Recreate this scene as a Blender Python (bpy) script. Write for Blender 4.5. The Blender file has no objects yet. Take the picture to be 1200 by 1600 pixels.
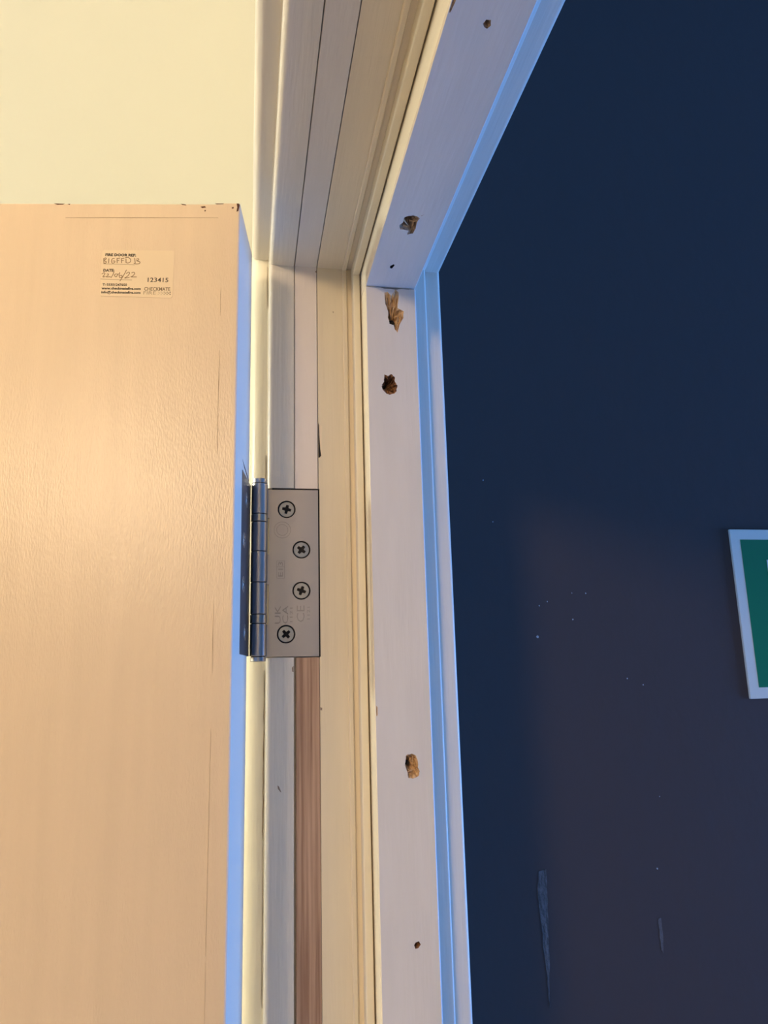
import bpy, bmesh, math, random
from mathutils import Vector, Matrix
from mathutils.geometry import delaunay_2d_cdt

random.seed(7)
SC = bpy.context.scene
COL = SC.collection
ZC = 1.65                                   # camera height above the floor

# ------------------------------------------------------------------ camera
cam_d = bpy.data.cameras.new('camera')
cam = bpy.data.objects.new('camera', cam_d)
COL.objects.link(cam)
cam_d.sensor_fit = 'VERTICAL'
cam_d.sensor_height = 36.0
cam_d.sensor_width = 27.0
cam_d.lens = 1191.55 / 1600 * 36.0
cam_d.clip_start = 0.02
R = Matrix(((0.98453818, -0.17331244, -0.02544349),
            (-0.01309226, -0.21764818, 0.97593948),
            (-0.17468018, -0.96051656, -0.21655199)))
cam.matrix_world = Matrix.Translation((0, 0, ZC)) @ R.transposed().to_4x4()
SC.camera = cam

# ------------------------------------------------------------------ world, daylight, exposure
wd = bpy.data.worlds.new('sky')
SC.world = wd
wd.use_nodes = True
wd.node_tree.nodes['Background'].inputs[0].default_value = (0.28, 0.52, 1.0, 1)
wd.node_tree.nodes['Background'].inputs[1].default_value = 1.0

WIN_X, WIN_Y0, WIN_Y1, WIN_Z0, WIN_Z1 = 3.4, -0.25, 0.62, 0.25, 1.90
al = bpy.data.lights.new('window_daylight', 'AREA')
al.shape = 'RECTANGLE'
al.size, al.size_y = WIN_Z1 - WIN_Z0, WIN_Y1 - WIN_Y0
al.energy = 145
al.color = (0.11, 0.355, 1.0)
alo = bpy.data.objects.new('window_daylight', al)
COL.objects.link(alo)
alo.location = (WIN_X + 0.02, (WIN_Y0 + WIN_Y1) / 2, (WIN_Z0 + WIN_Z1) / 2)
alo.rotation_euler = (0, math.radians(90), 0)

LAMP_POS = (-0.79, -1.17, ZC + 0.53)
LAMP_R = 0.125
LAMP_COL, LAMP_STRENGTH = (1.0, 0.72, 0.43), 78.0
LAMP2_POS = (-2.0, 0.82, ZC + 0.60)
LAMP2_COL, LAMP2_STRENGTH = (0.93, 0.95, 0.81), 165.0

SC.view_settings.view_transform = 'Standard'
SC.view_settings.look = 'None'
SC.view_settings.exposure = 0.0
SC.view_settings.gamma = 1.0
SC.view_settings.use_curve_mapping = False
SC.cycles.max_bounces = 10
SC.cycles.diffuse_bounces = 6

# ------------------------------------------------------------------ materials
def mat(name, col, rough=0.5, metal=0.0, streak=None, bump=0.0, bscale=900.0, var=0.0, vscale=(60, 60, 60), spec=0.5, col2=None, bdist=0.0004):
    """streak: mapping scale of the relief noise (stretched for brush marks); var: strength of the colour variation."""
    m = bpy.data.materials.new(name)
    m.use_nodes = True
    nt = m.node_tree
    b = nt.nodes['Principled BSDF']
    b.inputs['Base Color'].default_value = (*col, 1)
    b.inputs['Roughness'].default_value = rough
    b.inputs['Metallic'].default_value = metal
    b.inputs['Specular IOR Level'].default_value = spec
    tc = nt.nodes.new('ShaderNodeTexCoord')
    if bump > 0:
        mp = nt.nodes.new('ShaderNodeMapping')
        mp.inputs['Scale'].default_value = streak or (1, 1, 1)
        nz = nt.nodes.new('ShaderNodeTexNoise')
        nz.inputs['Scale'].default_value = bscale
        nz.inputs['Detail'].default_value = 3
        bp = nt.nodes.new('ShaderNodeBump')
        bp.inputs['Strength'].default_value = bump
        bp.inputs['Distance'].default_value = bdist
        nt.links.new(tc.outputs['Object'], mp.inputs[0])
        nt.links.new(mp.outputs[0], nz.inputs['Vector'])
        nt.links.new(nz.outputs['Fac'], bp.inputs['Height'])
        nt.links.new(bp.outputs[0], b.inputs['Normal'])
    if var > 0:
        mp2 = nt.nodes.new('ShaderNodeMapping')
        mp2.inputs['Scale'].default_value = vscale
        nz2 = nt.nodes.new('ShaderNodeTexNoise')
        nz2.inputs['Scale'].default_value = 1.0
        nz2.inputs['Detail'].default_value = 4
        rp = nt.nodes.new('ShaderNodeValToRGB')
        rp.color_ramp.elements[0].position = 0.35
        rp.color_ramp.elements[1].position = 0.65
        c2 = col2 or tuple(c * (1 - var) for c in col)
        rp.color_ramp.elements[0].color = (*c2, 1)
        rp.color_ramp.elements[1].color = (*col, 1)
        nt.links.new(tc.outputs['Object'], mp2.inputs[0])
        nt.links.new(mp2.outputs[0], nz2.inputs['Vector'])
        nt.links.new(nz2.outputs['Fac'], rp.inputs[0])
        nt.links.new(rp.outputs[0], b.inputs['Base Color'])
    return m

WHITE = (0.76, 0.72, 0.65)
M = {}
M['white_v'] = mat('white_gloss_paint_upright', WHITE, 0.32, streak=(1, 1, 0.05), bump=0.35, bscale=700, var=0.05, vscale=(160, 160, 9))
M['white_h'] = mat('white_gloss_paint_head', WHITE, 0.32, streak=(1, 0.05, 1), bump=0.35, bscale=700, var=0.05, vscale=(160, 9, 160))
M['stop_v'] = mat('white_satin_stop_upright', (0.74, 0.70, 0.66), 0.5, streak=(1, 1, 0.08), bump=0.3, bscale=500, var=0.05, vscale=(90, 90, 14))
M['stop_h'] = mat('white_satin_stop_head', (0.74, 0.70, 0.66), 0.5, streak=(1, 0.08, 1), bump=0.3, bscale=500, var=0.05, vscale=(90, 14, 90))
M['cream_v'] = mat('cream_seal_upright', (0.76, 0.69, 0.54), 0.4)
M['cream_h'] = mat('cream_seal_head', (0.76, 0.69, 0.54), 0.4)
M['lining_v'] = mat('cream_lining_paint_upright', (0.76, 0.66, 0.48), 0.36, streak=(1, 1, 0.05), bump=0.35, bscale=700, var=0.04, vscale=(160, 160, 9))
M['lining_h'] = mat('cream_lining_paint_head', (0.76, 0.67, 0.52), 0.36, streak=(1, 0.05, 1), bump=0.35, bscale=700, var=0.04, vscale=(160, 9, 160))
M['door'] = mat('beige_door_paint', (0.74, 0.60, 0.47), 0.29, streak=(1, 1, 0.28), bump=0.42, bscale=1150, var=0.04, vscale=(120, 120, 8), bdist=0.0004)
M['door_edge'] = mat('white_door_edge_paint', (0.70, 0.66, 0.57), 0.42, streak=(1, 1, 0.06), bump=0.4, bscale=600)
M['wall_beige'] = mat('beige_wall_paint', (0.45, 0.41, 0.34), 0.7)
M['arch_v'] = mat('lit_architrave_upright', (0.86, 0.83, 0.70), 0.36, streak=(1, 1, 0.05), bump=0.35, bscale=700)  # brighter and yellower than the head piece: lamp light put into the colour
M['wall_cream'] = mat('cream_wall_paint', (0.86, 0.80, 0.66), 0.7, bump=0.1, bscale=250)
M['navy'] = mat('navy_wall_paint', (0.058, 0.048, 0.051), 0.7, streak=(1, 1, 0.6), bump=0.32, bscale=70, spec=0.10, bdist=0.0014)
M['scuff'] = mat('scuffed_navy', (0.10, 0.095, 0.105), 0.8, bump=1.0, bscale=500, var=0.6, vscale=(500, 500, 120), bdist=0.001)
M['fleck'] = mat('white_fleck', (0.30, 0.34, 0.40), 0.8)
M['ceiling'] = mat('white_ceiling', (0.82, 0.80, 0.74), 0.8)
M['floor'] = mat('grey_floor', (0.36, 0.35, 0.34), 0.7, var=0.3, vscale=(8, 8, 8))
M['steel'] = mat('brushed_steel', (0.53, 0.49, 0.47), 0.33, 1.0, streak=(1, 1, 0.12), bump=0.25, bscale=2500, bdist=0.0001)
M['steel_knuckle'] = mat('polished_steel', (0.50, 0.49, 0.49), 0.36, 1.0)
M['steel_dark'] = mat('shaded_steel', (0.20, 0.19, 0.20), 0.4, 1.0)  # same hinge steel darkened, a dark reflection put into its colour
M['recess'] = mat('screw_recess_dark', (0.10, 0.09, 0.08), 0.5, 0.8)  # dirty steel made darker, the shade inside the recess put into its colour
M['steel_mark'] = mat('stamped_steel', (0.38, 0.35, 0.33), 0.5, 1.0)
M['screw'] = mat('zinc_screw', (0.52, 0.50, 0.46), 0.3, 1.0)
M['dark'] = mat('dark_joint', (0.018, 0.014, 0.012), 0.9)
M['wood'] = mat('bare_hardwood', (0.47, 0.315, 0.22), 0.6, streak=(1, 1, 0.03), bump=0.6, bscale=900, var=0.5, vscale=(520, 420, 11), col2=(0.27, 0.155, 0.10))
M['gouge'] = mat('torn_pale_wood', (0.74, 0.52, 0.31), 0.8, streak=(1, 1, 0.25), bump=0.8, bscale=900, var=0.5, vscale=(500, 500, 160), col2=(0.46, 0.27, 0.12), bdist=0.001)
M['gouge_brown'] = mat('torn_brown_wood', (0.36, 0.17, 0.07), 0.8, bump=0.8, bscale=900, var=0.7, vscale=(600, 600, 500), col2=(0.09, 0.035, 0.015), bdist=0.001)
M['gouge_grey'] = mat('torn_grey_wood', (0.58, 0.42, 0.29), 0.8, bump=0.8, bscale=900, var=0.6, vscale=(500, 400, 500), col2=(0.26, 0.16, 0.09), bdist=0.001)
M['sticker'] = mat('clear_label', (0.76, 0.63, 0.48), 0.3)
M['ink'] = mat('black_ink', (0.03, 0.02, 0.015), 0.6)
M['ink_grey'] = mat('grey_ink', (0.20, 0.145, 0.09), 0.6)
M['pen'] = mat('pen_ink', (0.22, 0.14, 0.075), 0.6)
M['sign_white'] = mat('sign_white', (0.62, 0.62, 0.58), 0.4)
M['sign_green'] = mat('sign_green', (0.001, 0.15, 0.058), 0.4)
M['metal_dark'] = mat('dark_metal', (0.05, 0.05, 0.05), 0.4, 1.0)
# ------------------------------------------------------------------ helpers
mm = 0.001

def link(o, parent=None, label=None, cat=None, kind=None, group=None):
    COL.objects.link(o)
    if parent:
        o.parent = parent
    if label: o['label'] = label
    if cat: o['category'] = cat
    if kind: o['kind'] = kind
    if group: o['group'] = group
    return o

def empty(name, loc=(0, 0, 0), rz=0.0, parent=None, **kw):
    o = bpy.data.objects.new(name, None)
    o.location = loc
    o.rotation_euler = (0, 0, rz)
    o.empty_display_size = 0.05
    return link(o, parent, **kw)

def obj_bm(name, bm, m, parent=None, smooth=False, recalc=True, **kw):
    if recalc:
        bmesh.ops.recalc_face_normals(bm, faces=bm.faces)
    me = bpy.data.meshes.new(name)
    bm.to_mesh(me)
    bm.free()
    if smooth:
        for p in me.polygons:
            p.use_smooth = True
        try:
            me.set_sharp_from_angle(angle=math.radians(35))
        except Exception:
            pass
    for x in (m if isinstance(m, (list, tuple)) else [m]):
        me.materials.append(x)
    return link(bpy.data.objects.new(name, me), parent, **kw)

def arc(cx, cy, r, a0, a1, n=6):
    return [(cx + r * math.cos(math.radians(a0 + (a1 - a0) * i / n)), cy + r * math.sin(math.radians(a0 + (a1 - a0) * i / n))) for i in range(n + 1)]

def add_prism(bm, bottom, top):
    """bottom / top: matching rings of 3D points."""
    vb = [bm.verts.new(p) for p in bottom]
    vt = [bm.verts.new(p) for p in top]
    n = len(vb)
    for i in range(n):
        bm.faces.new((vb[i], vb[(i + 1) % n], vt[(i + 1) % n], vt[i]))
    bm.faces.new(vb)
    bm.faces.new(vt)

def add_box(bm, lo, hi):
    x0, y0, z0 = lo; x1, y1, z1 = hi
    add_prism(bm, [(x0, y0, z0), (x1, y0, z0), (x1, y1, z0), (x0, y1, z0)], [(x0, y0, z1), (x1, y0, z1), (x1, y1, z1), (x0, y1, z1)])

def box_obj(name, lo, hi, m, parent=None, bev=0.0, **kw):
    bm = bmesh.new()
    add_box(bm, lo, hi)
    if bev:
        bmesh.ops.bevel(bm, geom=bm.edges[:], offset=bev, segments=2, affect='EDGES')
    return obj_bm(name, bm, m, parent, smooth=bool(bev), **kw)

def in_poly(p, poly):
    c = False
    n = len(poly)
    for i in range(n):
        a, b = poly[i], poly[(i + 1) % n]
        if (a[1] > p[1]) != (b[1] > p[1]) and p[0] < (b[0] - a[0]) * (p[1] - a[1]) / (b[1] - a[1]) + a[0]:
            c = not c
    return c

def area2(poly):
    return sum(poly[i][0] * poly[(i + 1) % len(poly)][1] - poly[(i + 1) % len(poly)][0] * poly[i][1] for i in range(len(poly)))

def cdt(outer, holes):
    """triangles of a polygon with holes -> (2D verts, tris)"""
    vs, es = [], []
    for lp in [outer] + holes:
        s = len(vs)
        vs += [Vector(p) for p in lp]
        es += [(s + i, s + (i + 1) % len(lp)) for i in range(len(lp))]
    ov, oe, of, *_ = delaunay_2d_cdt(vs, es, [], 0, 1e-9)
    tris = []
    for f in of:
        c = (sum(ov[i][0] for i in f) / len(f), sum(ov[i][1] for i in f) / len(f))
        if in_poly(c, outer) and not any(in_poly(c, h) for h in holes):
            tris.append(f)
    return ov, tris

# ------------------------------------------------------------------ frame geometry
D = 457.0            # depth of the hinge rebate face (mm from the camera)
NJ = -400.0          # face of the near jamb behind the camera
Z = ZC * 1000 + 268.0    # underside of the rebated head
FLOOR = 0.0

def jamb_pts(prof, z=None, up=0.0):
    return [(x * mm, (D - e) * mm, ((Z - e + up) if z is None else z) * mm) for x, e in prof]

def head_pts(prof, y=None, far=True, near=False):
    return [(x * mm, ((D - e) if far else (NJ + e)) * mm, (Z - e) * mm) for x, e in prof]

def near_pts(prof, z=None):
    return [(x * mm, (NJ + e) * mm, ((Z - e) if z is None else z) * mm) for x, e in prof]

def jamb_bm(prof, z0=FLOOR, up=0.0):
    bm = bmesh.new(); add_prism(bm, jamb_pts(prof, z0), jamb_pts(prof, None, up)); return bm

def head_bm(prof):
    bm = bmesh.new(); add_prism(bm, head_pts(prof, far=True), head_pts(prof, far=False)); return bm

def near_bm(prof):
    bm = bmesh.new(); add_prism(bm, near_pts(prof, FLOOR), near_pts(prof)); return bm

HZ0, HZ1 = ZC * 1000 + 15.0, ZC * 1000 + 117.2    # hinge pocket
P_LINE = [(11, -22), (11, -3)] + arc(14.2, -3.2, 3.2, 180, 90, 6) + [(27.2, 0), (27.2, -4), (42.4, -4), (42.4, 0), (60, 0), (70.2, 0), (114.6, 0)] + arc(114.6, -1.4, 1.4, 90, 0, 5) + [(116, -22)]
P_HEAD = [(11, -22), (11, -3)] + arc(14.2, -3.2, 3.2, 180, 90, 6) + [(27.2, 0), (27.2, -4), (42.4, -4), (42.4, 0), (60, 0), (70.2, 0), (103.5, 0), (104, -3.4), (115.2, -3.8), (116, -4.4), (116, -22)]
P_POCKET = [(11, -22), (11, -4.2), (42.9, -4.2), (42.9, 0), (60, 0), (70.2, 0), (114.6, 0)] + arc(114.6, -1.4, 1.4, 90, 0, 5) + [(116, -22)]

frame = empty('trim_1', (0, 0, 0), label='white painted door lining with planted stops, seals and gouged screw holes', cat='door frame', kind='structure')

bm = bmesh.new()
add_prism(bm, jamb_pts(P_LINE, FLOOR), jamb_pts(P_LINE, HZ0))
add_prism(bm, jamb_pts(P_POCKET, HZ0), jamb_pts(P_POCKET, HZ1))
top = [(x * mm, (D - e) * mm, (Z - e + (4.5 if x > 103 else 0)) * mm) for x, e in P_LINE]
add_prism(bm, jamb_pts(P_LINE, HZ1), top)
def split_cream(bm):
    for f in bm.faces:
        c = f.calc_center_median()
        if 0.0424 < c.x < 0.0700 and len(f.verts) == 4: f.material_index = 1
    return bm
obj_bm('jamb', split_cream(bm), [M['white_v'], M['lining_v']], frame, smooth=True)
for P in (P_HEAD,):
    obj_bm('head', split_cream(head_bm(P)), [M['white_h'], M['lining_h']], frame, smooth=True)
obj_bm('jamb', near_bm(P_LINE), M['white_v'], frame, smooth=True)

# filler strips set in the groove, painted above the hinge and in the head, bare wood below it
P_FILL = [(27.75, -4), (27.75, -0.5), (28.05, -0.15), (41.75, -0.15), (42.05, -0.5), (42.05, -4)]
P_BARE = [(28.5, -4), (28.5, 0.1), (28.8, 0.4), (41.9, 0.4), (42.25, 0.1), (42.25, -4)]
bm = bmesh.new(); add_prism(bm, jamb_pts(P_FILL, HZ1), jamb_pts(P_FILL, None))
obj_bm('filler_strip', bm, mat('white_filler_paint', (0.78, 0.70, 0.64), 0.45, streak=(1, 1, 0.05), bump=0.3, bscale=500), frame, label='white painted filler strip above the hinge')
bm = bmesh.new(); add_prism(bm, jamb_pts(P_BARE, FLOOR), jamb_pts(P_BARE, HZ0 - 0.3))
obj_bm('filler_strip', bm, M['wood'], frame, label='bare brown hardwood strip below the hinge')
obj_bm('filler_strip', head_bm(P_FILL), M['stop_h'], frame)

# bead and smoke seal in front of the stop
P_BEAD = [(59, 0), (59, 1.0), (59.6, 1.6), (61.4, 1.6), (62, 1.0), (62, 0)]
P_SEAL = [(65, 0), (65, 6.6)] + arc(65.9, 6.6, 0.9, 180, 90, 4) + [(69.2, 7.5), (69.7, 7.0), (69.7, 0)]
obj_bm('bead', jamb_bm(P_BEAD), M['lining_v'], frame)
obj_bm('bead', head_bm(P_BEAD), M['lining_h'], frame)
obj_bm('smoke_seal', jamb_bm(P_SEAL), M['cream_v'], frame, smooth=True, label='cream seal strip on the jamb')
obj_bm('smoke_seal', head_bm(P_SEAL), M['cream_h'], frame, smooth=True, label='cream seal strip on the head')

# nicks, a flaked edge and a broken caulk line on the hinge jamb
def nick(poly, m, label=None, e=0.0, t=0.05):
    bm = bmesh.new()
    add_prism(bm, [(x * mm, (D - e) * mm, ZC + z * mm) for x, z in poly], [(x * mm, (D - e - t) * mm, ZC + z * mm) for x, z in poly])
    o = obj_bm('paint_nick', bm, m, frame)
    if label: o['label'] = label
M['nick'] = mat('exposed_undercoat', (0.30, 0.22, 0.16), 0.9)
M['flaked'] = mat('pale_flaked_filler', (0.80, 0.68, 0.50), 0.9)
nick([(42.45, 160.0), (43.0, 158.6), (43.1, 152), (43.6, 143), (44.2, 138.6), (43.2, 137.4), (42.45, 137.2)], M['dark'], 'dark flaked edge beside the filler strip')
nick([(43.1, 159.6), (45.0, 157.6), (44.7, 147), (44.5, 138.5), (43.8, 141), (43.3, 150)], M['flaked'], 'pale flaked patch beside the filler strip')
nick([(42.5, -13.8), (43.6, -14.2), (43.5, -15.6), (42.5, -15.4)], M['nick'])
nick([(18.0, -55.8), (18.8, -56.4), (20.2, -59.6), (19.6, -59.4), (18.2, -57.6)], M['nick'])
nick([(26.0, 9.0), (27.0, 10.2), (27.0, 6.6), (26.2, 6.8)], M['nick'])
nick([(52.2, 237.2), (53.2, 237.0), (52.8, 236.0)], M['nick'])
nick([(41.0, 265.0), (42.4, 266.4), (42.4, 263.6)], M['nick'])
# stops: prisms whose front face has irregular gouge holes
SX0, SX1, SE = 70.4, 103.0, 24.0

def jag(poly, k=3, amp=0.28):
    out = []
    n = len(poly)
    for i in range(n):
        a, b = poly[i], poly[(i + 1) % n]
        for j in range(k):
            t = j / k
            s = amp if j else 0.0
            out.append((a[0] + (b[0] - a[0]) * t + random.uniform(-s, s), a[1] + (b[1] - a[1]) * t + random.uniform(-s, s)))
    return out

def stop_obj(name, outer, holes, place, m):
    """outer: polygon in (X, s) ; place(X, s, e) -> 3D"""
    bm = bmesh.new()
    r = 0.7
    cx = sum(p[0] for p in outer) / len(outer)
    inner = [(p[0] + (r if p[0] < cx else -r), p[1]) for p in outer]
    ov, tris = cdt(inner, holes)
    fv = [bm.verts.new(place(v[0], v[1], SE)) for v in ov]
    for t in tris:
        bm.faces.new([fv[i] for i in t])
    n = len(outer)
    v1 = [bm.verts.new(place(*p, SE)) for p in inner]
    v2 = [bm.verts.new(place(p[0], p[1], SE - r)) for p in outer]
    v3 = [bm.verts.new(place(p[0], p[1], 0)) for p in outer]
    for i in range(n):
        j = (i + 1) % n
        bm.faces.new((v1[i], v1[j], v2[j], v2[i]))
        bm.faces.new((v2[i], v2[j], v3[j], v3[i]))
    bm.faces.new(v3)
    bmesh.ops.remove_doubles(bm, verts=bm.verts, dist=1e-7)
    for f in bm.faces:
        if f.calc_center_median().x < (SX0 + 0.5) * mm: f.material_index = 1
    return obj_bm(name, bm, m, frame)

def bowl(outline, place, depth, m, off=(0, 0), rings=6, rough=0.35, label=None, flat=0.55):
    """a torn hollow sunk below the stop's face; its deepest point is shifted by off"""
    n = len(outline)
    cx = sum(p[0] for p in outline) / n + off[0]
    cy = sum(p[1] for p in outline) / n + off[1]
    bm = bmesh.new()
    prev = None
    for k in range(rings):
        t = 1 - k / rings
        d = depth * (1 - t ** (1 / flat)) if k else 0.0
        ring = []
        for p in outline:
            jd = random.uniform(-rough, rough) * depth * 0.5 if k else -0.02
            jx = random.uniform(-0.12, 0.12) if k else 0
            ring.append(bm.verts.new(place(cx + (p[0] - cx) * t + jx, cy + (p[1] - cy) * t + jx, SE - max(d + jd, 0.02 if k else 0))))
        if prev:
            for i in range(n):
                bm.faces.new((prev[i], prev[(i + 1) % n], ring[(i + 1) % n], ring[i]))
        prev = ring
    c = bm.verts.new(place(cx, cy, SE - depth))
    for i in range(n):
        bm.faces.new((prev[i], prev[(i + 1) % n], c))
    o = obj_bm('gouge', bm, m, frame)
    if label: o['label'] = label
    return o

def splinters(parent_place, items, m, label=None):
    bm = bmesh.new()
    for (x0, s0, e0, x1, s1, e1, w) in items:
        a = Vector(parent_place(x0, s0, e0)); b = Vector(parent_place(x1, s1, e1))
        d = (b - a).normalized()
        side = d.orthogonal().normalized()
        up = d.cross(side)
        q = [a + side * w * mm, a - side * w * 0.6 * mm + up * w * mm, a - up * w * mm * 0.8]
        vs = [bm.verts.new(p) for p in q]
        vb = bm.verts.new(b)
        for i in range(3):
            bm.faces.new((vs[i], vs[(i + 1) % 3], vb))
        bm.faces.new(vs)
    o = obj_bm('splinter', bm, m, frame)
    if label: o['label'] = label
    return o

jplace = lambda x, s, e: (x * mm, (D - e) * mm, ZC + s * mm)          # s = height above the camera
hplace = lambda x, s, e: (x * mm, s * mm, (Z - e) * mm)               # s = depth
gA = jag([(82.7, 240.0), (84.6, 240.7), (87.0, 237.9), (88.9, 241.0), (89.8, 242.6), (91.9, 240.6), (91.5, 234.5), (90.8, 229.8), (94.8, 227.8), (94.4, 223.1), (91.8, 218.4), (90.3, 212.9), (88.5, 215.3), (88.0, 217.9), (85.4, 218.6), (84.4, 223.1), (84.8, 226.5), (82.8, 232.7)], 2, 0.2)
gB = jag([(81.3, 184.6), (83.3, 183.6), (85.7, 184.9), (87.6, 183.3), (87.7, 180.0), (89.2, 177.8), (88.6, 174.0), (87.2, 172.3), (84.1, 171.3), (81.5, 172.8), (79.5, 175.8), (79.5, 177.9), (80.9, 179.7)], 3)
gC = jag([(87.8, -40.3), (90.6, -39.6), (93.3, -40.9), (94.2, -44.1), (94.1, -46.9), (95.1, -49.1), (94.2, -51.6), (91.0, -52.9), (88.5, -52.3), (87.8, -48.5), (86.8, -45.7), (87.1, -43.0)], 3, 0.2)
gD = [(89.6, -135.0), (91.5, -134.5), (92.4, -136.2), (91.0, -137.8), (89.5, -138.0), (88.8, -136.3)]
gE = [(71.4, -13.0), (72.2, -14.1), (72.1, -18.5), (71.4, -18.9)]
gF = jag([(80.7, 358.5), (82.7, 357.2), (84.9, 356.3), (87.4, 357.0), (89.1, 358.6), (88.4, 362.4), (88.9, 368.1), (88.4, 372.9), (85.5, 374.6), (85.5, 370.7), (82.3, 369.9), (80.6, 370.1), (79.3, 366.1), (80.8, 363.4), (80.4, 360.6)], 2, 0.25)
gG = [(81.9, 408.3), (83.8, 406.0), (84.5, 407.4), (83.5, 411.1), (82.3, 410.7)]
gH = jag([(85.5, 232.5), (86.3, 230.5), (88.1, 230.4), (88.9, 232.9), (87.9, 234.5), (86.4, 233.9)], 2, 0.12)
gI = [(71.4, 228.4), (71.4, 219.0), (72.9, 219.0), (72.6, 225.0), (72.0, 229.4), (71.4, 229.7)]

ZT = 244.0
topj = [(SX1 - (SX1 - SX0) * i / 14, ZT - 0.6 - (random.uniform(0, 0.5) + (0.5 if 4 < i < 10 else 0) if 0 < i < 14 else 0)) for i in range(15)]
outer_j = [(SX0, -ZC * 1000), (SX1, -ZC * 1000)] + topj
holes_j = [gA, gB, gC, gD, gE]
for h in holes_j + [gF, gG, gH, gI]:
    if area2(h) < 0: h.reverse()
stop_obj('stop', outer_j, holes_j, jplace, [M['stop_v'], M['lining_v']])
endh = [(SX0 + (SX1 - SX0) * i / 14, D - 1.0) for i in range(15)]
outer_h = endh + [(SX1, NJ + SE), (SX0, NJ + SE)]
stop_obj('stop', outer_h, [gF, gG, gH, gI], hplace, [M['stop_h'], M['lining_h']])
P_STOPN = [(SX0, 0), (SX0, SE), (SX1, SE), (SX1, 0)]
obj_bm('stop', near_bm(P_STOPN), M['stop_v'], frame)

bowl(gA, jplace, 6.0, M['gouge'], off=(-1.0, -8.0), rough=0.5, label='long pale splintered gouge at the top of the stop')
bowl(gB, jplace, 7.0, M['gouge_brown'], off=(-1.0, 1.5), rough=0.6, label='dark brown ragged hole')
bowl(gC, jplace, 5.5, M['gouge'], off=(-2.2, 2.5), rough=0.5, label='honey coloured gouge with torn lower lip')
bowl(gD, jplace, 4.0, M['gouge_brown'], rings=3, label='small screw hole low on the stop')
bowl(gE, jplace, 0.8, M['gouge'], rings=3, label='chip on the edge of the stop')
bowl(gF, hplace, 6.5, M['gouge_grey'], off=(0, -2), rough=0.6, label='ragged splintered hole under the head')
bowl(gG, hplace, 5.0, M['dark'], rings=3, label='tiny dark nail hole under the head')
bowl(gH, hplace, 4.0, M['gouge_grey'], rings=4, label='small round screw hole under the head')
bowl(gI, hplace, 0.9, M['gouge_grey'], rings=3, label='chip on the edge of the head stop')
# the screw bores at the bottom of the deeper gouges
def bore(place, x, s, e, r, depth=9):
    bm = bmesh.new()
    n = 14
    a = [bm.verts.new(place(x + r * math.cos(2 * math.pi * i / n), s + r * math.sin(2 * math.pi * i / n), e)) for i in range(n)]
    b = [bm.verts.new(place(x + r * 0.6 * math.cos(2 * math.pi * i / n), s + r * 0.6 * math.sin(2 * math.pi * i / n), e - 1.2)) for i in range(n)]
    for i in range(n):
        bm.faces.new((a[i], a[(i + 1) % n], b[(i + 1) % n], b[i]))
    bm.faces.new(b)
    obj_bm('screw_bore', bm, M['dark'], frame)
bore(jplace, 86.9, 220.0, SE - 1.6, 1.9)
bore(jplace, 88.2, -44.2, SE - 1.4, 1.25)
bore(hplace, 82.8, 358.6, SE - 1.5, 1.1)
splinters(jplace, [(84.2, 239.6, 22.5, 84.4, 228.5, 23.2, 0.7), (86.2, 237.0, 21.5, 86.6, 229.0, 22.6, 0.6), (90.8, 240.6, 22.6, 89.0, 229.5, 22.8, 0.8), (91.8, 226.8, 21.5, 90.0, 219.2, 22.8, 0.8), (94.0, 226.5, 22.5, 92.0, 219.4, 23.0, 0.7), (90.2, 219.0, 23.3, 90.3, 212.6, 24.2, 0.6), (85.2, 231.0, 23.0, 88.3, 230.2, 23.9, 0.6), (88.8, 231.5, 22.5, 87.4, 227.0, 23.8, 0.5)], M['gouge'])
splinters(jplace, [(81.6, 184.2, 22.8, 84.0, 181.2, 23.5, 0.5), (83.4, 178.2, 20.5, 86.6, 179.6, 22.5, 0.35), (84.5, 175.0, 20.5, 87.0, 172.8, 23.2, 0.5), (81.2, 174.0, 21.5, 83.0, 171.9, 23.6, 0.4)], M['gouge_brown'])
splinters(jplace, [(87.8, -49.6, 22.9, 94.4, -46.8, 23.7, 0.6), (91.6, -41.0, 22.6, 91.2, -45.8, 22.2, 0.5), (93.6, -42.2, 22.6, 92.4, -47.0, 22.6, 0.6), (89.3, -41.0, 23, 90.4, -44.0, 22.4, 0.45)], M['gouge'])
splinters(hplace, [(80.8, 362.6, 22.8, 84.4, 366.4, 23.8, 0.7), (86.8, 361.6, 22.4, 86.8, 372.4, 23.6, 0.7), (88.2, 358.8, 23.2, 90.6, 353.6, 24.8, 0.3), (84.6, 364.2, 22.0, 88.0, 362.2, 23.6, 0.6), (82.0, 367.6, 23.0, 85.2, 367.8, 23.8, 0.6), (87.6, 366.4, 22.4, 87.9, 373.6, 23.8, 0.6)], M['gouge'])

# ------------------------------------------------------------------ architraves
P_AL = [(10.95, -6.5), (10.4, -7)] + [(10, -7)] + arc(10, -17, 10, 90, 180, 14) + [(0, -24), (3, -40), (3, -60), (10.95, -60)]
P_AR = [(116.05, -60), (116.05, -6), (125.2, -6)] + arc(125.2, -8.3, 2.3, 90, 0, 8) + [(127.5, -26), (125, -40), (125, -60)]
arch_l = empty('trim_2', label='white rounded architrave on the cream wall side, behind the hinge', cat='architrave', kind='structure')
obj_bm('upright', jamb_bm(P_AL), M['arch_v'], arch_l, smooth=True)
P_ALH = [(10.95, -6.5), (10.4, -7), (6, -7)] + arc(5, -12, 5, 90, 180, 10) + [(0, -24), (3, -40), (3, -60), (10.95, -60)]
obj_bm('head_piece', head_bm(P_ALH), M['white_h'], arch_l, smooth=True)
arch_r = empty('trim_3', label='white architrave against the navy wall, blue in the daylight', cat='architrave', kind='structure')
obj_bm('upright', jamb_bm(P_AR), M['white_v'], arch_r, smooth=True)
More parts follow.
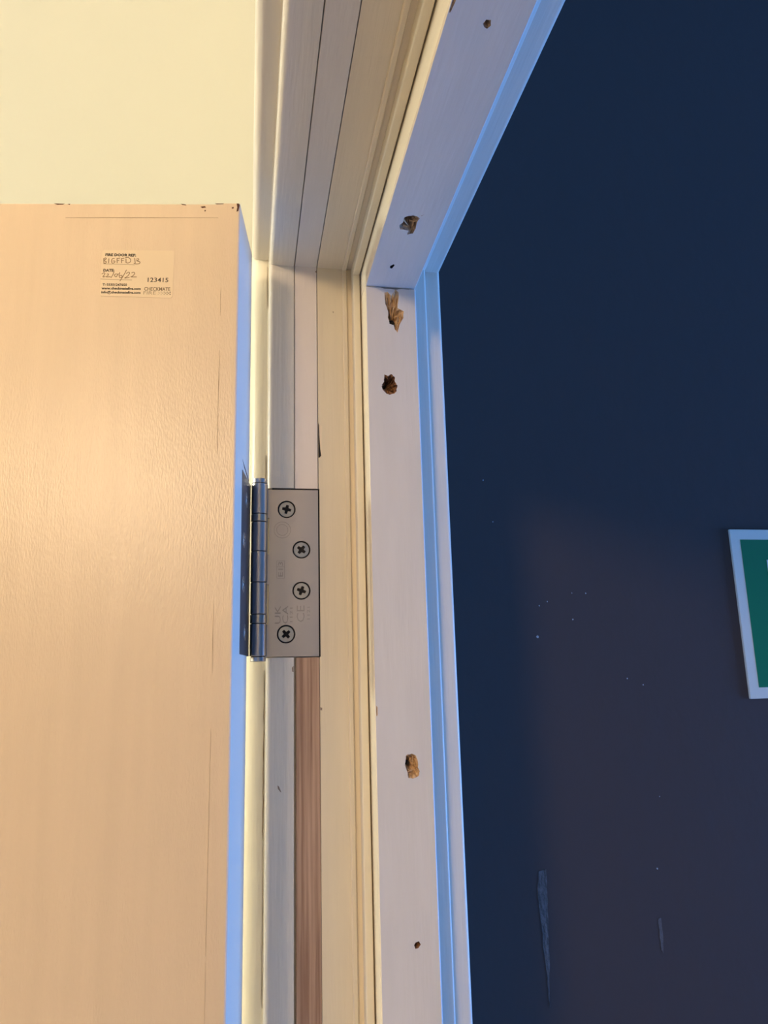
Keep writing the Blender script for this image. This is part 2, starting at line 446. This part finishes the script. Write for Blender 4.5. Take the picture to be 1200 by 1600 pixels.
obj_bm('head_piece', head_bm(P_AR), M['white_h'], arch_r, smooth=True)

def caulk(z0, z1, w):
    n = max(4, int(abs(z1 - z0) / 5))
    A, B = [], []
    for i in range(n + 1):
        z = z0 + (z1 - z0) * i / n
        ww = w * random.uniform(0.4, 1.0) * (0.25 if i in (0, n) else 1)
        x = 10.2 + random.uniform(-0.15, 0.15)
        A.append((x - ww / 2, z)); B.append((x + ww / 2, z))
    pts = A + B[::-1]
    bm = bmesh.new()
    add_prism(bm, [(x * mm, (D + 6.5) * mm, ZC + z * mm) for x, z in pts], [(x * mm, (D + 6.85) * mm, ZC + z * mm) for x, z in pts])
    for v in bm.verts: v.co.y += 0.0
    obj_bm('caulk_crack', bm, M['crack2'], arch_l)
M['crack2'] = mat('dark_caulk_crack', (0.20, 0.13, 0.07), 0.9)
caulk(8, -86, 0.55); caulk(140, 122, 0.5); caulk(270, 240, 0.4); caulk(-86, -170, 0.22)

# ------------------------------------------------------------------ room shell
CEIL = ZC + 0.95
LX, RX, BY, FLY, FRY = -2.9, WIN_X, -2.8, 2.4, 0.75
bm = bmesh.new()
add_box(bm, (0.011, (D + 22) * mm, 0), (0.116, FLY, CEIL))
add_box(bm, (0.011, (NJ - 22) * mm, (Z + 22) * mm), (0.116, (D + 22) * mm, CEIL))
add_box(bm, (0.011, BY, 0), (0.116, (NJ - 22) * mm, CEIL))
obj_bm('wall_center', bm, M['wall_cream'], label='wall between the two rooms that holds the door frame', cat='wall', kind='structure')
box_obj('wall_back', (LX - 0.1, FLY, 0), (0.116, FLY + 0.1, CEIL), M['wall_cream'], label='plain cream wall behind the open beige door', cat='wall', kind='structure')
navy = box_obj('wall_right', (0.116, FRY, 0), (RX + 0.1, FRY + 0.1, CEIL), M['navy'], label='dark navy painted wall carrying the green sign', cat='wall', kind='structure')
box_obj('wall_left', (LX - 0.1, BY, 0), (LX, FLY, CEIL), M['wall_beige'], label='beige side wall left of the door, out of view', cat='wall', kind='structure')
box_obj('wall_front', (LX - 0.1, BY - 0.1, 0), (RX + 0.1, BY, CEIL), M['wall_beige'], label='beige wall behind the camera', cat='wall', kind='structure')
bm = bmesh.new()
add_box(bm, (RX, BY, 0), (RX + 0.1, WIN_Y0, CEIL))
add_box(bm, (RX, WIN_Y1, 0), (RX + 0.1, FRY, CEIL))
add_box(bm, (RX, WIN_Y0, 0), (RX + 0.1, WIN_Y1, WIN_Z0))
add_box(bm, (RX, WIN_Y0, WIN_Z1), (RX + 0.1, WIN_Y1, CEIL))
obj_bm('wall_side', bm, M['navy'], label='navy wall with the window, right of the sign, out of view', cat='wall', kind='structure')
box_obj('floor', (LX - 0.1, BY - 0.1, -0.1), (RX + 0.1, FLY + 0.1, 0), M['floor'], label='grey floor under both rooms', cat='floor', kind='structure')
box_obj('ceiling', (LX - 0.1, BY - 0.1, CEIL), (RX + 0.1, FLY + 0.1, CEIL + 0.1), M['ceiling'], label='cream lit ceiling above the open beige door', cat='ceiling', kind='structure')
win = empty('window_1', label='white window frame in the navy side wall, out of view', cat='window', kind='structure')
w = 0.05
box_obj('frame_bar', (RX + 0.03, WIN_Y0, WIN_Z0), (RX + 0.08, WIN_Y0 + w, WIN_Z1), M['white_v'], win)
box_obj('frame_bar', (RX + 0.03, WIN_Y1 - w, WIN_Z0), (RX + 0.08, WIN_Y1, WIN_Z1), M['white_v'], win)
box_obj('frame_bar', (RX + 0.03, WIN_Y0 + w, WIN_Z0), (RX + 0.08, WIN_Y1 - w, WIN_Z0 + w), M['white_v'], win)
box_obj('frame_bar', (RX + 0.03, WIN_Y0 + w, WIN_Z1 - w), (RX + 0.08, WIN_Y1 - w, WIN_Z1), M['white_v'], win)

# scuff and paint flecks on the navy wall
def flat_patch(name, poly, y, t, m, parent, **kw):
    bm = bmesh.new()
    add_prism(bm, [(x * mm, y, ZC + z * mm) for x, z in poly], [(x * mm, y - t, ZC + z * mm) for x, z in poly])
    return obj_bm(name, bm, m, parent, **kw)
sc = jag([(277.6, -181.5), (285.1, -179.8), (284.8, -200), (284.0, -220.2), (283.2, -240), (282.9, -258.6), (281.0, -275), (280.2, -296), (279.6, -298), (279.2, -275), (278.0, -252.8), (277, -232), (276.0, -214.1), (275.4, -200)], 5, 0.5)
flat_patch('scuff', sc, FRY, 0.0004, M['scuff'], navy, label='pale blue vertical scuff where paint has been torn')
flat_patch('scuff', jag([(396, -232), (399, -231), (399.5, -247), (398, -262), (396.5, -259), (396, -245)], 4, 0.5), FRY, 0.0003, mat('faint_scuff', (0.085, 0.075, 0.080), 0.8, bump=1.0, bscale=500, bdist=0.001), navy, label='faint short scuff low on the navy wall')
bm = bmesh.new()
for (x, z, s) in [(292.7, 40.3, 1.5), (296.7, 72, 0.7), (348.9, 84.6, 0.8), (305.8, 76.2, 0.7), (400.2, -186.6, 0.9), (332.4, 57.5, 0.8), (386.9, -3.6, 0.8), (404.0, -10.4, 0.8), (333.6, 85, 0.6), (244, 205, 0.8), (252, 160, 0.7), (430, -330, 0.8), (410, -120, 0.5)]:
    n = 6
    ring = [(x + s * random.uniform(.6, 1.1) * math.cos(2 * math.pi * i / n), z + s * random.uniform(.8, 1.3) * math.sin(2 * math.pi * i / n)) for i in range(n)]
    add_prism(bm, [(a * mm, FRY, ZC + b * mm) for a, b in ring], [(a * mm, FRY - 0.0003, ZC + b * mm) for a, b in ring])
obj_bm('paint_flecks', bm, M['fleck'], navy, kind='stuff')

# ------------------------------------------------------------------ green sign
sg = empty('safety_sign', (0.5228, FRY, ZC - 0.028), label='green safety sign with a white border on the navy wall', cat='sign')
SW, SH = 0.30, 0.182
box_obj('plate', (0, -0.003, 0), (SW, 0, SH), M['sign_white'], sg, bev=0.0004)
box_obj('green_panel', (0.0115, -0.0033, 0.0115), (SW - 0.0115, -0.003, SH - 0.0115), M['sign_green'], sg, label='green field of the sign')
box_obj('pictogram', (0.0405, -0.0036, 0.030), (0.130, -0.0033, 0.148), M['sign_white'], sg, label='white block of the sign, cut by the picture edge')

# ------------------------------------------------------------------ door
DA = math.radians(-7.55)
door = empty('door_1', (-0.0071, 0.3893, 0), DA, label='beige painted fire door standing open, its hinge edge blue in the daylight', cat='door', kind='structure')
DT, DTOP, DW = 0.0540, ZC + 0.265, 0.82
LIP = 0.0095
bm = bmesh.new()
add_box(bm, (-DW, 0, 0.006), (-LIP, DT, DTOP - LIP))
obj_bm('panel', bm, M['door'], door)
# lippings with a softened outer edge
r = 0.0009
prof = [(-LIP, 0), (-r, 0), (-r * .3, r * .3), (0, r), (0, DT - r), (-r, DT), (-LIP, DT)]
bm = bmesh.new()
add_prism(bm, [(x, y, 0.006) for x, y in prof], [(x, y, DTOP) for x, y in prof])
for f in bm.faces:
    c = f.calc_center_median()
    f.material_index = 1 if c.x > -0.00005 else 0
lip_s = obj_bm('side_lipping', bm, [M['door'], M['door_edge']], door)
prof = [(0, DTOP - LIP), (0, DTOP - r), (r, DTOP), (DT - r, DTOP), (DT, DTOP - r), (DT, DTOP - LIP)]
bm = bmesh.new()
add_prism(bm, [(-DW, y, z) for y, z in prof], [(-LIP, y, z) for y, z in prof])
obj_bm('top_lipping', bm, M['door'], door)

# cracks along the lipping joints and chips in the paint: thin flakes lying on the face
def flake(name, poly, m, t=0.00012, label=None, y=0.0):
    bm = bmesh.new()
    add_prism(bm, [(x * mm, y, ZC + z * mm) for x, z in poly], [(x * mm, y - t, ZC + z * mm) for x, z in poly])
    o = obj_bm(name, bm, m, door)
    if label: o['label'] = label

M['crack'] = mat('paint_crack', (0.27, 0.17, 0.09), 0.9)
M['chipwood'] = mat('chipped_brown', (0.10, 0.040, 0.022), 0.9)
def crack(x0, z0, z1, w):
    n = max(4, int(abs(z1 - z0) / 4))
    L, Rr = [], []
    for i in range(n + 1):
        z = z0 + (z1 - z0) * i / n
        ww = w * random.uniform(0.35, 1.0) * (0.2 if i in (0, n) else 1)
        x = x0 + random.uniform(-0.08, 0.08)
        L.append((x - ww / 2, z)); Rr.append((x + ww / 2, z))
    flake('paint_crack', L + Rr[::-1], M['crack'])
crack(-9.6, 213, 196, 0.16); crack(-9.6, 176, 118, 0.28); crack(-9.6, 40, 6, 0.16); crack(-9.6, -20, -120, 0.14); crack(-9.5, -122, -300, 0.09)
flake('paint_crack', [(-96, 255.7), (-60, 255.75), (-12, 255.9), (-12, 256.0), (-60, 255.95), (-96, 255.8)], M['crack'])
for poly in ([(-1.9, 265.0 - .05), (-0.6, 264.9), (-0.2, 263.8), (-0.9, 260.2), (-1.9, 259.8), (-1.5, 262.5)],
             [(-22, 262.9), (-19.6, 263.2), (-18.9, 262.4), (-21, 262.0)], [(-19.6, 260.8), (-18.9, 260.6), (-19.2, 259.9), (-19.8, 260.1)],
             [(-33, 264.6), (-30.5, 264.3), (-29.8, 263.7), (-32, 263.9)], [(-4.6, 262.6), (-3.4, 262.7), (-3.6, 261.7), (-4.5, 261.8)],
             [(-103, 264.6), (-97, 264.4), (-98, 263.9), (-101, 263.8)], [(-95.5, 264.2), (-94, 264.4), (-94.2, 263.7)],
             [(-14, 264.9), (-9, 264.9), (-9.5, 264.5), (-13, 264.4)]):
    flake('paint_chip', poly, M['chipwood'])

# ------------------------------------------------------------------ fire door label
def text_mesh(body, bold=0.0):
    cu = bpy.data.curves.new('lettering', 'FONT')
    cu.body = body
    cu.offset = bold
    cu.resolution_u = 2
    o = bpy.data.objects.new('lettering', cu)
    COL.objects.link(o)
    dg = bpy.context.evaluated_depsgraph_get()
    me = bpy.data.meshes.new_from_object(o.evaluated_get(dg))
    bpy.data.objects.remove(o)
    bpy.data.curves.remove(cu)
    return me

def text_obj(name, body, x, z, wd, ht, m, parent, y, bold=0.0, tilt=0.0, thick=0.0, rot=0.0, cap=None):
    """lettering in a plane facing -Y; (x, z) lower left corner, wd x ht its size (m), ht measured from the base line up"""
    me = text_mesh(body, bold)
    xs = [v.co.x for v in me.vertices]; ys = [v.co.y for v in me.vertices]
    x0, x1 = min(xs), max(xs)
    y0 = 0.0
    y1 = cap if cap else max(ys)
    sx, sy = wd / (x1 - x0), ht / (y1 - y0)
    bm = bmesh.new(); bm.from_mesh(me)
    if thick:
        rr = bmesh.ops.extrude_face_region(bm, geom=bm.faces[:])
        for v in [e for e in rr['geom'] if isinstance(e, bmesh.types.BMVert)]:
            v.co.z += 1.0
    ca, sa = math.cos(rot + tilt), math.sin(rot + tilt)
    for v in bm.verts:
        a, b = (v.co.x - x0) * sx, (v.co.y - y0) * sy
        v.co = Vector((x + a * ca - b * sa, y - v.co.z * thick, z + a * sa + b * ca))
    bpy.data.meshes.remove(me)
    return obj_bm(name, bm, m, parent, recalc=bool(thick))

lab = empty('door_label', (-0.0071, 0.3893, ZC), DA, label='small printed and handwritten fire door label near the top of the beige door', cat='label')
cs = [(-74.8, 235.7), (-35.4, 235.4), (-35.6, 206.9), (-74.7, 208.0)]
def rounded(cs, r=1.6, n=5):
    out = []
    k = len(cs)
    for i in range(k):
        p = Vector(cs[i]); a = (Vector(cs[i - 1]) - p).normalized(); b = (Vector(cs[(i + 1) % k]) - p).normalized()
        for j in range(n + 1):
            t = j / n
            out.append(tuple(p + a * r * (1 - t) ** 2 + b * r * t ** 2))
    return out
ring = rounded(cs)
LY = -0.0002
bm = bmesh.new()
add_prism(bm, [(x * mm, 0, z * mm) for x, z in ring], [(x * mm, LY, z * mm) for x, z in ring])
obj_bm('backing', bm, M['sticker'], lab)
TY = LY - 0.00003
TL = math.radians(-1.0)
def lt(body, xl, z, xr, ht, m, bold=0.0, cap=None):
    text_obj('lettering', body, -xl * mm, z * mm, (xl - xr) * mm, ht * mm, m, lab, TY, bold, TL, cap=cap)
lt('FIRE DOOR REF:', 73.0, 232.1, 56.3, 1.6, M['ink'], 0.05)
lt('DATE:', 73.6, 222.7, 67.6, 1.6, M['ink'], 0.05)
lt('T: 03301247650', 73.6, 214.2, 60.4, 1.45, M['ink'], 0.035)
lt('www.checkmatefire.com', 74.0, 212.0, 52.9, 1.5, M['ink'], 0.042)
lt('info@checkmatefire.com', 74.0, 209.7, 52.9, 1.5, M['ink'], 0.042)
lt('123415', 49.4, 216.4, 38.2, 2.6, M['ink'], 0.012)
lt('CHECKMATE', 51.1, 211.3, 37.0, 2.0, M['ink_grey'], 0.025)
lt('FIRE', 51.3, 208.9, 44.7, 1.9, M['ink_grey'], -0.012)
# graded chequers after FIRE
bm = bmesh.new()
for i in range(9):
    for j in range(3):
        if (i + j) % 2 == 0:
            s = 0.42 * (0.45 + 0.6 * i / 8)
            x = -43.4 + i * 0.8; z = 209.1 + j * 0.62 - i * 0.014
            q = [(x - s, z), (x, z - s * 0.8), (x + s, z), (x, z + s * 0.8)]
            bm.faces.new([bm.verts.new((a * mm, TY, b * mm)) for a, b in q])
obj_bm('chequer_mark', bm, M['ink'], lab, recalc=False)

def strokes(name, lines, w, m):
    """pen strokes: ribbons on the label"""
    bm = bmesh.new()
    for ln in lines:
        pts = [Vector(p) for p in ln]
        L, Rr = [], []
        for i, p in enumerate(pts):
            d = (pts[min(i + 1, len(pts) - 1)] - pts[max(i - 1, 0)]).normalized()
            nn = Vector((-d.y, d.x)) * w / 2
            L.append(bm.verts.new(((p.x + nn.x) * mm, TY - 0.00001, (p.y + nn.y) * mm)))
            Rr.append(bm.verts.new(((p.x - nn.x) * mm, TY - 0.00001, (p.y - nn.y) * mm)))
        for i in range(len(pts) - 1):
            bm.faces.new((L[i], L[i + 1], Rr[i + 1], Rr[i]))
    return obj_bm(name, bm, m, lab, recalc=False)

def pl(pts):            # crop pixels (1200 x 825 view of 150..230 x 385..440) to label millimetres
    out = []
    for a, b in pts:
        X = 150 + a / 15; Y = 385 + b / 15
        out.append((-(74.8 - (X - 160) * 0.3487) - 0.0, 235.7 - (Y - 391) * 0.387 - (X - 160) * 0.004))
    return out
def curve(pts, n=5):    # Catmull-Rom through the points
    P = [pts[0]] + list(pts) + [pts[-1]]
    out = []
    for i in range(1, len(P) - 2):
        for k in range(n):
            t = k / n
            out.append(tuple(0.5 * (2 * P[i][c] + (P[i + 1][c] - P[i - 1][c]) * t + (2 * P[i - 1][c] - 5 * P[i][c] + 4 * P[i + 1][c] - P[i + 2][c]) * t * t + (3 * P[i][c] - P[i - 1][c] - 3 * P[i + 1][c] + P[i + 2][c]) * t ** 3) for c in (0, 1)))
    out.append(pts[-1])
    return out
S = lambda *p: pl(curve(p))
H1 = [S((195, 290), (205, 400)), S((190, 290), (240, 275), (255, 300), (200, 335), (255, 360), (250, 395), (205, 405)),
      S((315, 285), (315, 400)),
      S((450, 285), (400, 290), (380, 350), (400, 395), (450, 385), (455, 345), (405, 350)),
      S((505, 280), (515, 395)), S((500, 285), (575, 275)), S((508, 340), (560, 332)),
      S((608, 280), (615, 395)), S((605, 285), (675, 275)), S((610, 335), (665, 328)),
      S((715, 285), (720, 385)), S((695, 265), (770, 262), (825, 310), (810, 370), (760, 390), (715, 380)),
      S((915, 270), (935, 395)), S((950, 300), (1000, 285), (1010, 315), (960, 335), (1040, 360), (1030, 400), (950, 408), (900, 395))]
H2 = [S((170, 655), (220, 625), (245, 650), (200, 720), (260, 712)), S((285, 655), (325, 650), (320, 680), (280, 720), (380, 715)),
      S((455, 590), (430, 670), (385, 740)),
      S((540, 655), (490, 650), (470, 690), (510, 715), (545, 660), (560, 640)), S((585, 610), (575, 670), (590, 730), (640, 725), (640, 680), (590, 690)),
      S((740, 550), (690, 660), (600, 815)),
      S((735, 640), (790, 605), (815, 630), (770, 700), (705, 745), (820, 722)), S((860, 620), (910, 605), (935, 640), (880, 700), (850, 715), (985, 715))]
strokes('handwriting', H1, 0.42, M['pen'])
strokes('handwriting', H2, 0.40, M['pen'])
strokes('rule', [pl([(190, 412), (925, 432)]), pl([(150, 770), (880, 788)])], 0.22, M['ink_grey'])

# ------------------------------------------------------------------ hinge
hinge = empty('butt_hinge', (0.0063, 0.4480, ZC), label='brushed steel butt hinge with five knuckles joining the beige door to the frame', cat='hinge')
HX, HY = 6.3, 448.0                      # pin axis (mm)
HM = 4.8
kz = [119.9, 117.0, 98.3, 93.6, 75.9, 57.8, 39.3, 34.0, 15.5, 12.7]
def lathe(name, z0, z1, rad, m, parent, bev=0.25, n=32, label=None):
    bm = bmesh.new()
    prof = [(rad - bev, z0), (rad, z0 + bev), (rad, z1 - bev), (rad - bev, z1)]
    rings = [[bm.verts.new((q * mm * math.cos(2 * math.pi * i / n), q * mm * math.sin(2 * math.pi * i / n), z * mm)) for i in range(n)] for q, z in prof]
    for a, b in zip(rings, rings[1:]):
        for i in range(n):
            bm.faces.new((a[i], a[(i + 1) % n], b[(i + 1) % n], b[i]))
    bm.faces.new(rings[0]); bm.faces.new(rings[-1])
    o = obj_bm(name, bm, m, parent, smooth=True)
    if label: o['label'] = label
    return o
gap = 0.16
lathe('pin_cap', kz[1] + gap, kz[0], HM - 0.35, M['steel_knuckle'], hinge)
lathe('knuckle', kz[2] + gap, kz[1] - gap, HM, M['steel_knuckle'], hinge)
lathe('bearing_ring', kz[3] + gap, kz[2] - gap, HM + 0.05, M['screw'], hinge)
lathe('knuckle', kz[4] + gap, kz[3] - gap, HM - 0.1, M['steel_knuckle'], hinge)
lathe('knuckle', kz[5] + gap, kz[4] - gap, HM, M['steel_knuckle'], hinge)
lathe('knuckle', kz[6] + gap, kz[5] - gap, HM - 0.1, M['steel_knuckle'], hinge)
lathe('bearing_ring', kz[7] + gap, kz[6] - gap, HM + 0.05, M['screw'], hinge)
lathe('knuckle', kz[8] + gap, kz[7] - gap, HM, M['steel_knuckle'], hinge)
lathe('pin_cap', kz[9], kz[8] - gap, HM - 0.35, M['steel_knuckle'], hinge)
lathe('pin', kz[9] + 0.5, kz[0] - 0.5, HM - 0.8, M['dark'], hinge)

def plate(name, outer, holes, place, th, m, parent, label=None):
    """flat plate with round countersunk holes; place(a, b, d): d = depth below the face"""
    bm = bmesh.new()
    ov, tris = cdt(outer, holes)
    fv = [bm.verts.new(place(v[0], v[1], 0)) for v in ov]
    for t in tris:
        bm.faces.new([fv[i] for i in t])
    for lp, k in [(outer, 1.0)] + [(h, 0.86) for h in holes]:
        n = len(lp)
        cx = sum(p[0] for p in lp) / n; cy = sum(p[1] for p in lp) / n
        a = [bm.verts.new(place(p[0], p[1], 0)) for p in lp]
        b = [bm.verts.new(place(cx + (p[0] - cx) * k, cy + (p[1] - cy) * k, th)) for p in lp]
        for i in range(n):
            bm.faces.new((a[i], a[(i + 1) % n], b[(i + 1) % n], b[i]))
    ov2, tris2 = cdt(outer, [])
    bv = [bm.verts.new(place(v[0], v[1], th)) for v in ov2]
    for t in tris2:
        bm.faces.new([bv[i] for i in t])
    bmesh.ops.remove_doubles(bm, verts=bm.verts, dist=1e-8)
    o = obj_bm(name, bm, m, parent)
    if label: o['label'] = label
    return o
circ = lambda x, y, r, n=40: [(x + r * math.cos(2 * math.pi * i / n), y + r * math.sin(2 * math.pi * i / n)) for i in range(n)]
screws = [(22.8, 103.8, 12), (31.7, 78.9, 38), (31.7, 54.1, 20), (22.6, 28.5, 50)]
xl, xn, xr = 8.6, 12.4, 41.9
outer = [(xl, 15.6), (xr, 15.4), (xr, 116.2), (xl, 116.0), (xl, 98.3), (xn, 98.3), (xn, kz[4]), (xl, kz[4]), (xl, kz[5]), (xn, kz[5]), (xn, kz[7]), (xl, kz[7])]
lplace = lambda a, b, d: ((a - HX) * mm, (D - 0.25 + d - HY) * mm, b * mm)
leaf = plate('frame_leaf', outer[::-1] if area2(outer) < 0 else outer, [circ(x, z, 5.45) for x, z, _ in screws], lplace, 3.0, M['steel'], hinge, 'brushed steel leaf on the jamb with four screws and stamped marks')

# dark fills painting the shade behind the screw holes and round the pocket
def screw_mesh():
    bm = bmesh.new()
    def cross(r0, w, k=1.0):
        pts = []
        for q in range(4):
            a = math.pi / 2 * q
            for (u, v) in [(w, -w * 1.0), (r0, -w * .8), (r0, w * .8)]:
                uu, vv = (u, v) if (u, v) != (w, -w) else (w, -w)
                pts.append((k * (uu * math.cos(a) - vv * math.sin(a)), k * (uu * math.sin(a) + vv * math.cos(a))))
        return pts
    cr = cross(2.75, 1.0)
    P = lambda a, b, d: (a * mm, d * mm, b * mm)
    n = 40
    rim = circ(0, 0, 4.45, n)
    ov, tris = cdt(rim, [cr])
    fv = [bm.verts.new(P(v[0], v[1], 0)) for v in ov]
    for t in tris:
        bm.faces.new([fv[i] for i in t])
    a = [bm.verts.new(P(*p, 0)) for p in rim]
    m_ = [bm.verts.new(P(p[0] * 1.06, p[1] * 1.06, 0.35)) for p in rim]
    b = [bm.verts.new(P(p[0] * .8, p[1] * .8, 2.6)) for p in rim]
    for i in range(n):
        j = (i + 1) % n
        bm.faces.new((a[i], a[j], m_[j], m_[i])); bm.faces.new((m_[i], m_[j], b[j], b[i]))
    c0 = [bm.verts.new(P(*p, 0)) for p in cr]
    c1 = [bm.verts.new(P(p[0] * .62, p[1] * .62, 1.7)) for p in cr]
    k = len(cr)
    for i in range(k):
        bm.faces.new((c0[i], c0[(i + 1) % k], c1[(i + 1) % k], c1[i])).material_index = 1
    bm.faces.new(c1)
    bmesh.ops.remove_doubles(bm, verts=bm.verts, dist=1e-8)
    # four raised ticks between the arms
    for q in range(4):
        an = math.pi / 4 + q * math.pi / 2
        x0, z0 = 1.5 * math.cos(an), 1.5 * math.sin(an)
        x1, z1 = 2.9 * math.cos(an), 2.9 * math.sin(an)
        nx, nz = -math.sin(an) * .12, math.cos(an) * .12
        vs = [bm.verts.new(P(x0 + nx, z0 + nz, -0.01)), bm.verts.new(P(x1 + nx, z1 + nz, -0.01)), bm.verts.new(P(x1 - nx, z1 - nz, -0.01)), bm.verts.new(P(x0 - nx, z0 - nz, -0.01)), bm.verts.new(P(x0, z0, -0.14)), bm.verts.new(P(x1, z1, -0.14))]
        bm.faces.new((vs[0], vs[1], vs[5], vs[4])); bm.faces.new((vs[3], vs[2], vs[5], vs[4])); bm.faces.new((vs[0], vs[4], vs[3])); bm.faces.new((vs[1], vs[5], vs[2])); bm.faces.new((vs[0], vs[1], vs[2], vs[3]))
    bmesh.ops.recalc_face_normals(bm, faces=bm.faces)
    me = bpy.data.meshes.new('screw'); bm.to_mesh(me); bm.free()
    me.materials.append(M['screw'])
    me.materials.append(M['recess'])
    return me
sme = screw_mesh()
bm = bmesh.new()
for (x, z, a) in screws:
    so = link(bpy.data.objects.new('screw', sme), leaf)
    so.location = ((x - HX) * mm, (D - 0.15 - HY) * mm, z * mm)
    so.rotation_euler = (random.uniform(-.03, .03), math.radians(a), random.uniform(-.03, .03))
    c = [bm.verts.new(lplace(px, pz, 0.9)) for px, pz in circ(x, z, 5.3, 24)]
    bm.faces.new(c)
obj_bm('countersink_shade', bm, M['dark'], leaf)  # black discs in place of the shade round the screw heads
bm = bmesh.new()
add_box(bm, ((42.0 - HX) * mm, (D + 0.3 - HY) * mm, 0.0152), ((42.85 - HX) * mm, (D + 3 - HY) * mm, 0.1171))
add_box(bm, ((14 - HX) * mm, (D + 0.3 - HY) * mm, 0.11625), ((42.0 - HX) * mm, (D + 3 - HY) * mm, 0.1171))
obj_bm('pocket_gap_shade', bm, M['dark'], hinge)  # black bars in place of the shade between leaf and pocket

# stamped marks, rotated a quarter turn
def mark(body, x, z, wd, ht):
    text_obj('stamped_mark', body, (x - HX) * mm, z * mm, wd * mm, ht * mm, M['steel_mark'], leaf, (D - 0.25 - HY) * mm, 0.0, 0.0, 0.00017, math.pi / 2)
mark('UK', 19.4, 34.6, 10.6, 3.4)
mark('CA', 23.8, 34.6, 10.6, 3.4)
mark('1121', 26.4, 35.5, 8.5, 1.6)
mark('CE', 33.4, 35.4, 9.8, 4.6)
mark('1121', 36.6, 37, 7.4, 1.6)
mark('E13', 20.6, 62.6, 8.8, 2.8)
def ring_strip(lines, w):
    bm = bmesh.new()
    for pts in lines:
        n = len(pts)
        for i in range(n - 1):
            a = Vector(pts[i]); b = Vector(pts[i + 1]); d = (b - a).normalized(); nn = Vector((-d.y, d.x)) * w / 2
            q = [a + nn, b + nn, b - nn, a - nn]
            add_prism(bm, [lplace(p.x, p.y, 0) for p in q], [lplace(p.x, p.y, -0.13) for p in q])
    obj_bm('stamped_mark', bm, M['steel_mark'], leaf)
ring_strip([circ(20.2, 91.0, 5.0, 28) + [circ(20.2, 91.0, 5.0, 28)[0]], circ(20.2, 91.0, 3.4, 24) + [circ(20.2, 91.0, 3.4, 24)[0]]], 0.22)
ring_strip([[(17.2, 61.6), (16.9, 62.2), (16.9, 72), (21.6, 72), (21.6, 61.6), (17.2, 61.6)], [(16.9, 68.4), (21.6, 68.4)]], 0.2)

# leaf on the door edge, in the door's own directions
ca, sa = math.cos(DA), math.sin(DA)
def dplace(a, b, d):     # a: from the front face of the door along its edge (mm); b height; d: depth into the door edge (negative = proud)
    lx, ly = -(d) * mm, a * mm
    wx = -0.0071 + lx * ca - ly * sa; wy = 0.3893 + lx * sa + ly * ca
    return (wx - HX * mm, wy - HY * mm, b * mm)
outer = [(24.5, 15.8), (60.3, 15.8), (60.3, 116.2), (24.5, 116.2)]  # runs past the door edge to block bright reflections on the knuckles
dplace2 = lambda a, b, d: dplace(a, b, d - 0.25)
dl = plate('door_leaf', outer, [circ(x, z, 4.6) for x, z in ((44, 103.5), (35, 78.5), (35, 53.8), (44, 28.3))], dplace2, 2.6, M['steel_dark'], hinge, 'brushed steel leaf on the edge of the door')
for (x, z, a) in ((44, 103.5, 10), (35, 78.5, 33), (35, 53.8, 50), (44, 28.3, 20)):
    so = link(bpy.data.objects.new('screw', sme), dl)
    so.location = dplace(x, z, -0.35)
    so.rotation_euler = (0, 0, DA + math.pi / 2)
# chisel cut above the door leaf
bm = bmesh.new()
add_prism(bm, [dplace(25, 122.5, -0.06), dplace(53, 117.6, -0.06), dplace(53, 116.4, -0.06), dplace(32, 119.8, -0.06)], [dplace(25, 122.5, 0.3), dplace(53, 117.6, 0.3), dplace(53, 116.4, 0.3), dplace(32, 119.8, 0.3)])
cc = obj_bm('chisel_cut', bm, M['chipwood'], None)
cc.parent = door
cc.matrix_parent_inverse = (Matrix.Translation((-0.0071, 0.3893, 0)) @ Matrix.Rotation(DA, 4, 'Z')).inverted()
cc.location = (HX * mm, HY * mm, ZC)

# ------------------------------------------------------------------ lamps of the cream room (out of view)
def pendant(loc, col, strength, label):
    g = bpy.data.materials.new('lamp_glow')
    g.use_nodes = True
    pb = g.node_tree.nodes['Principled BSDF']
    pb.inputs['Base Color'].default_value = (0.9, 0.85, 0.75, 1)
    pb.inputs['Emission Color'].default_value = (*col, 1)
    pb.inputs['Emission Strength'].default_value = strength
    lamp = empty('pendant_lamp', loc, label=label, cat='lamp')
    bm = bmesh.new()
    bmesh.ops.create_uvsphere(bm, u_segments=24, v_segments=14, radius=LAMP_R)
    obj_bm('globe', bm, g, lamp, smooth=True)
    bm = bmesh.new()
    bmesh.ops.create_cone(bm, cap_ends=True, segments=20, radius1=0.045, radius2=0.03, depth=0.05, matrix=Matrix.Translation((0, 0, LAMP_R + 0.02)))
    obj_bm('lamp_holder', bm, M['metal_dark'], lamp)
    top = CEIL - loc[2]
    bm = bmesh.new()
    bmesh.ops.create_cone(bm, cap_ends=True, segments=10, radius1=0.004, radius2=0.004, depth=top - LAMP_R - 0.04, matrix=Matrix.Translation((0, 0, (top + LAMP_R + 0.04) / 2)))
    obj_bm('flex', bm, M['metal_dark'], lamp)
    bm = bmesh.new()
    bmesh.ops.create_cone(bm, cap_ends=True, segments=24, radius1=0.05, radius2=0.06, depth=0.02, matrix=Matrix.Translation((0, 0, top - 0.01)))
    obj_bm('ceiling_rose', bm, M['sign_white'], lamp)

pendant(LAMP_POS, LAMP_COL, LAMP_STRENGTH, 'warm opal globe pendant lamp behind the camera, out of view')
pendant(LAMP2_POS, LAMP2_COL, LAMP2_STRENGTH, 'paler opal globe pendant lamp beyond the open door, out of view')
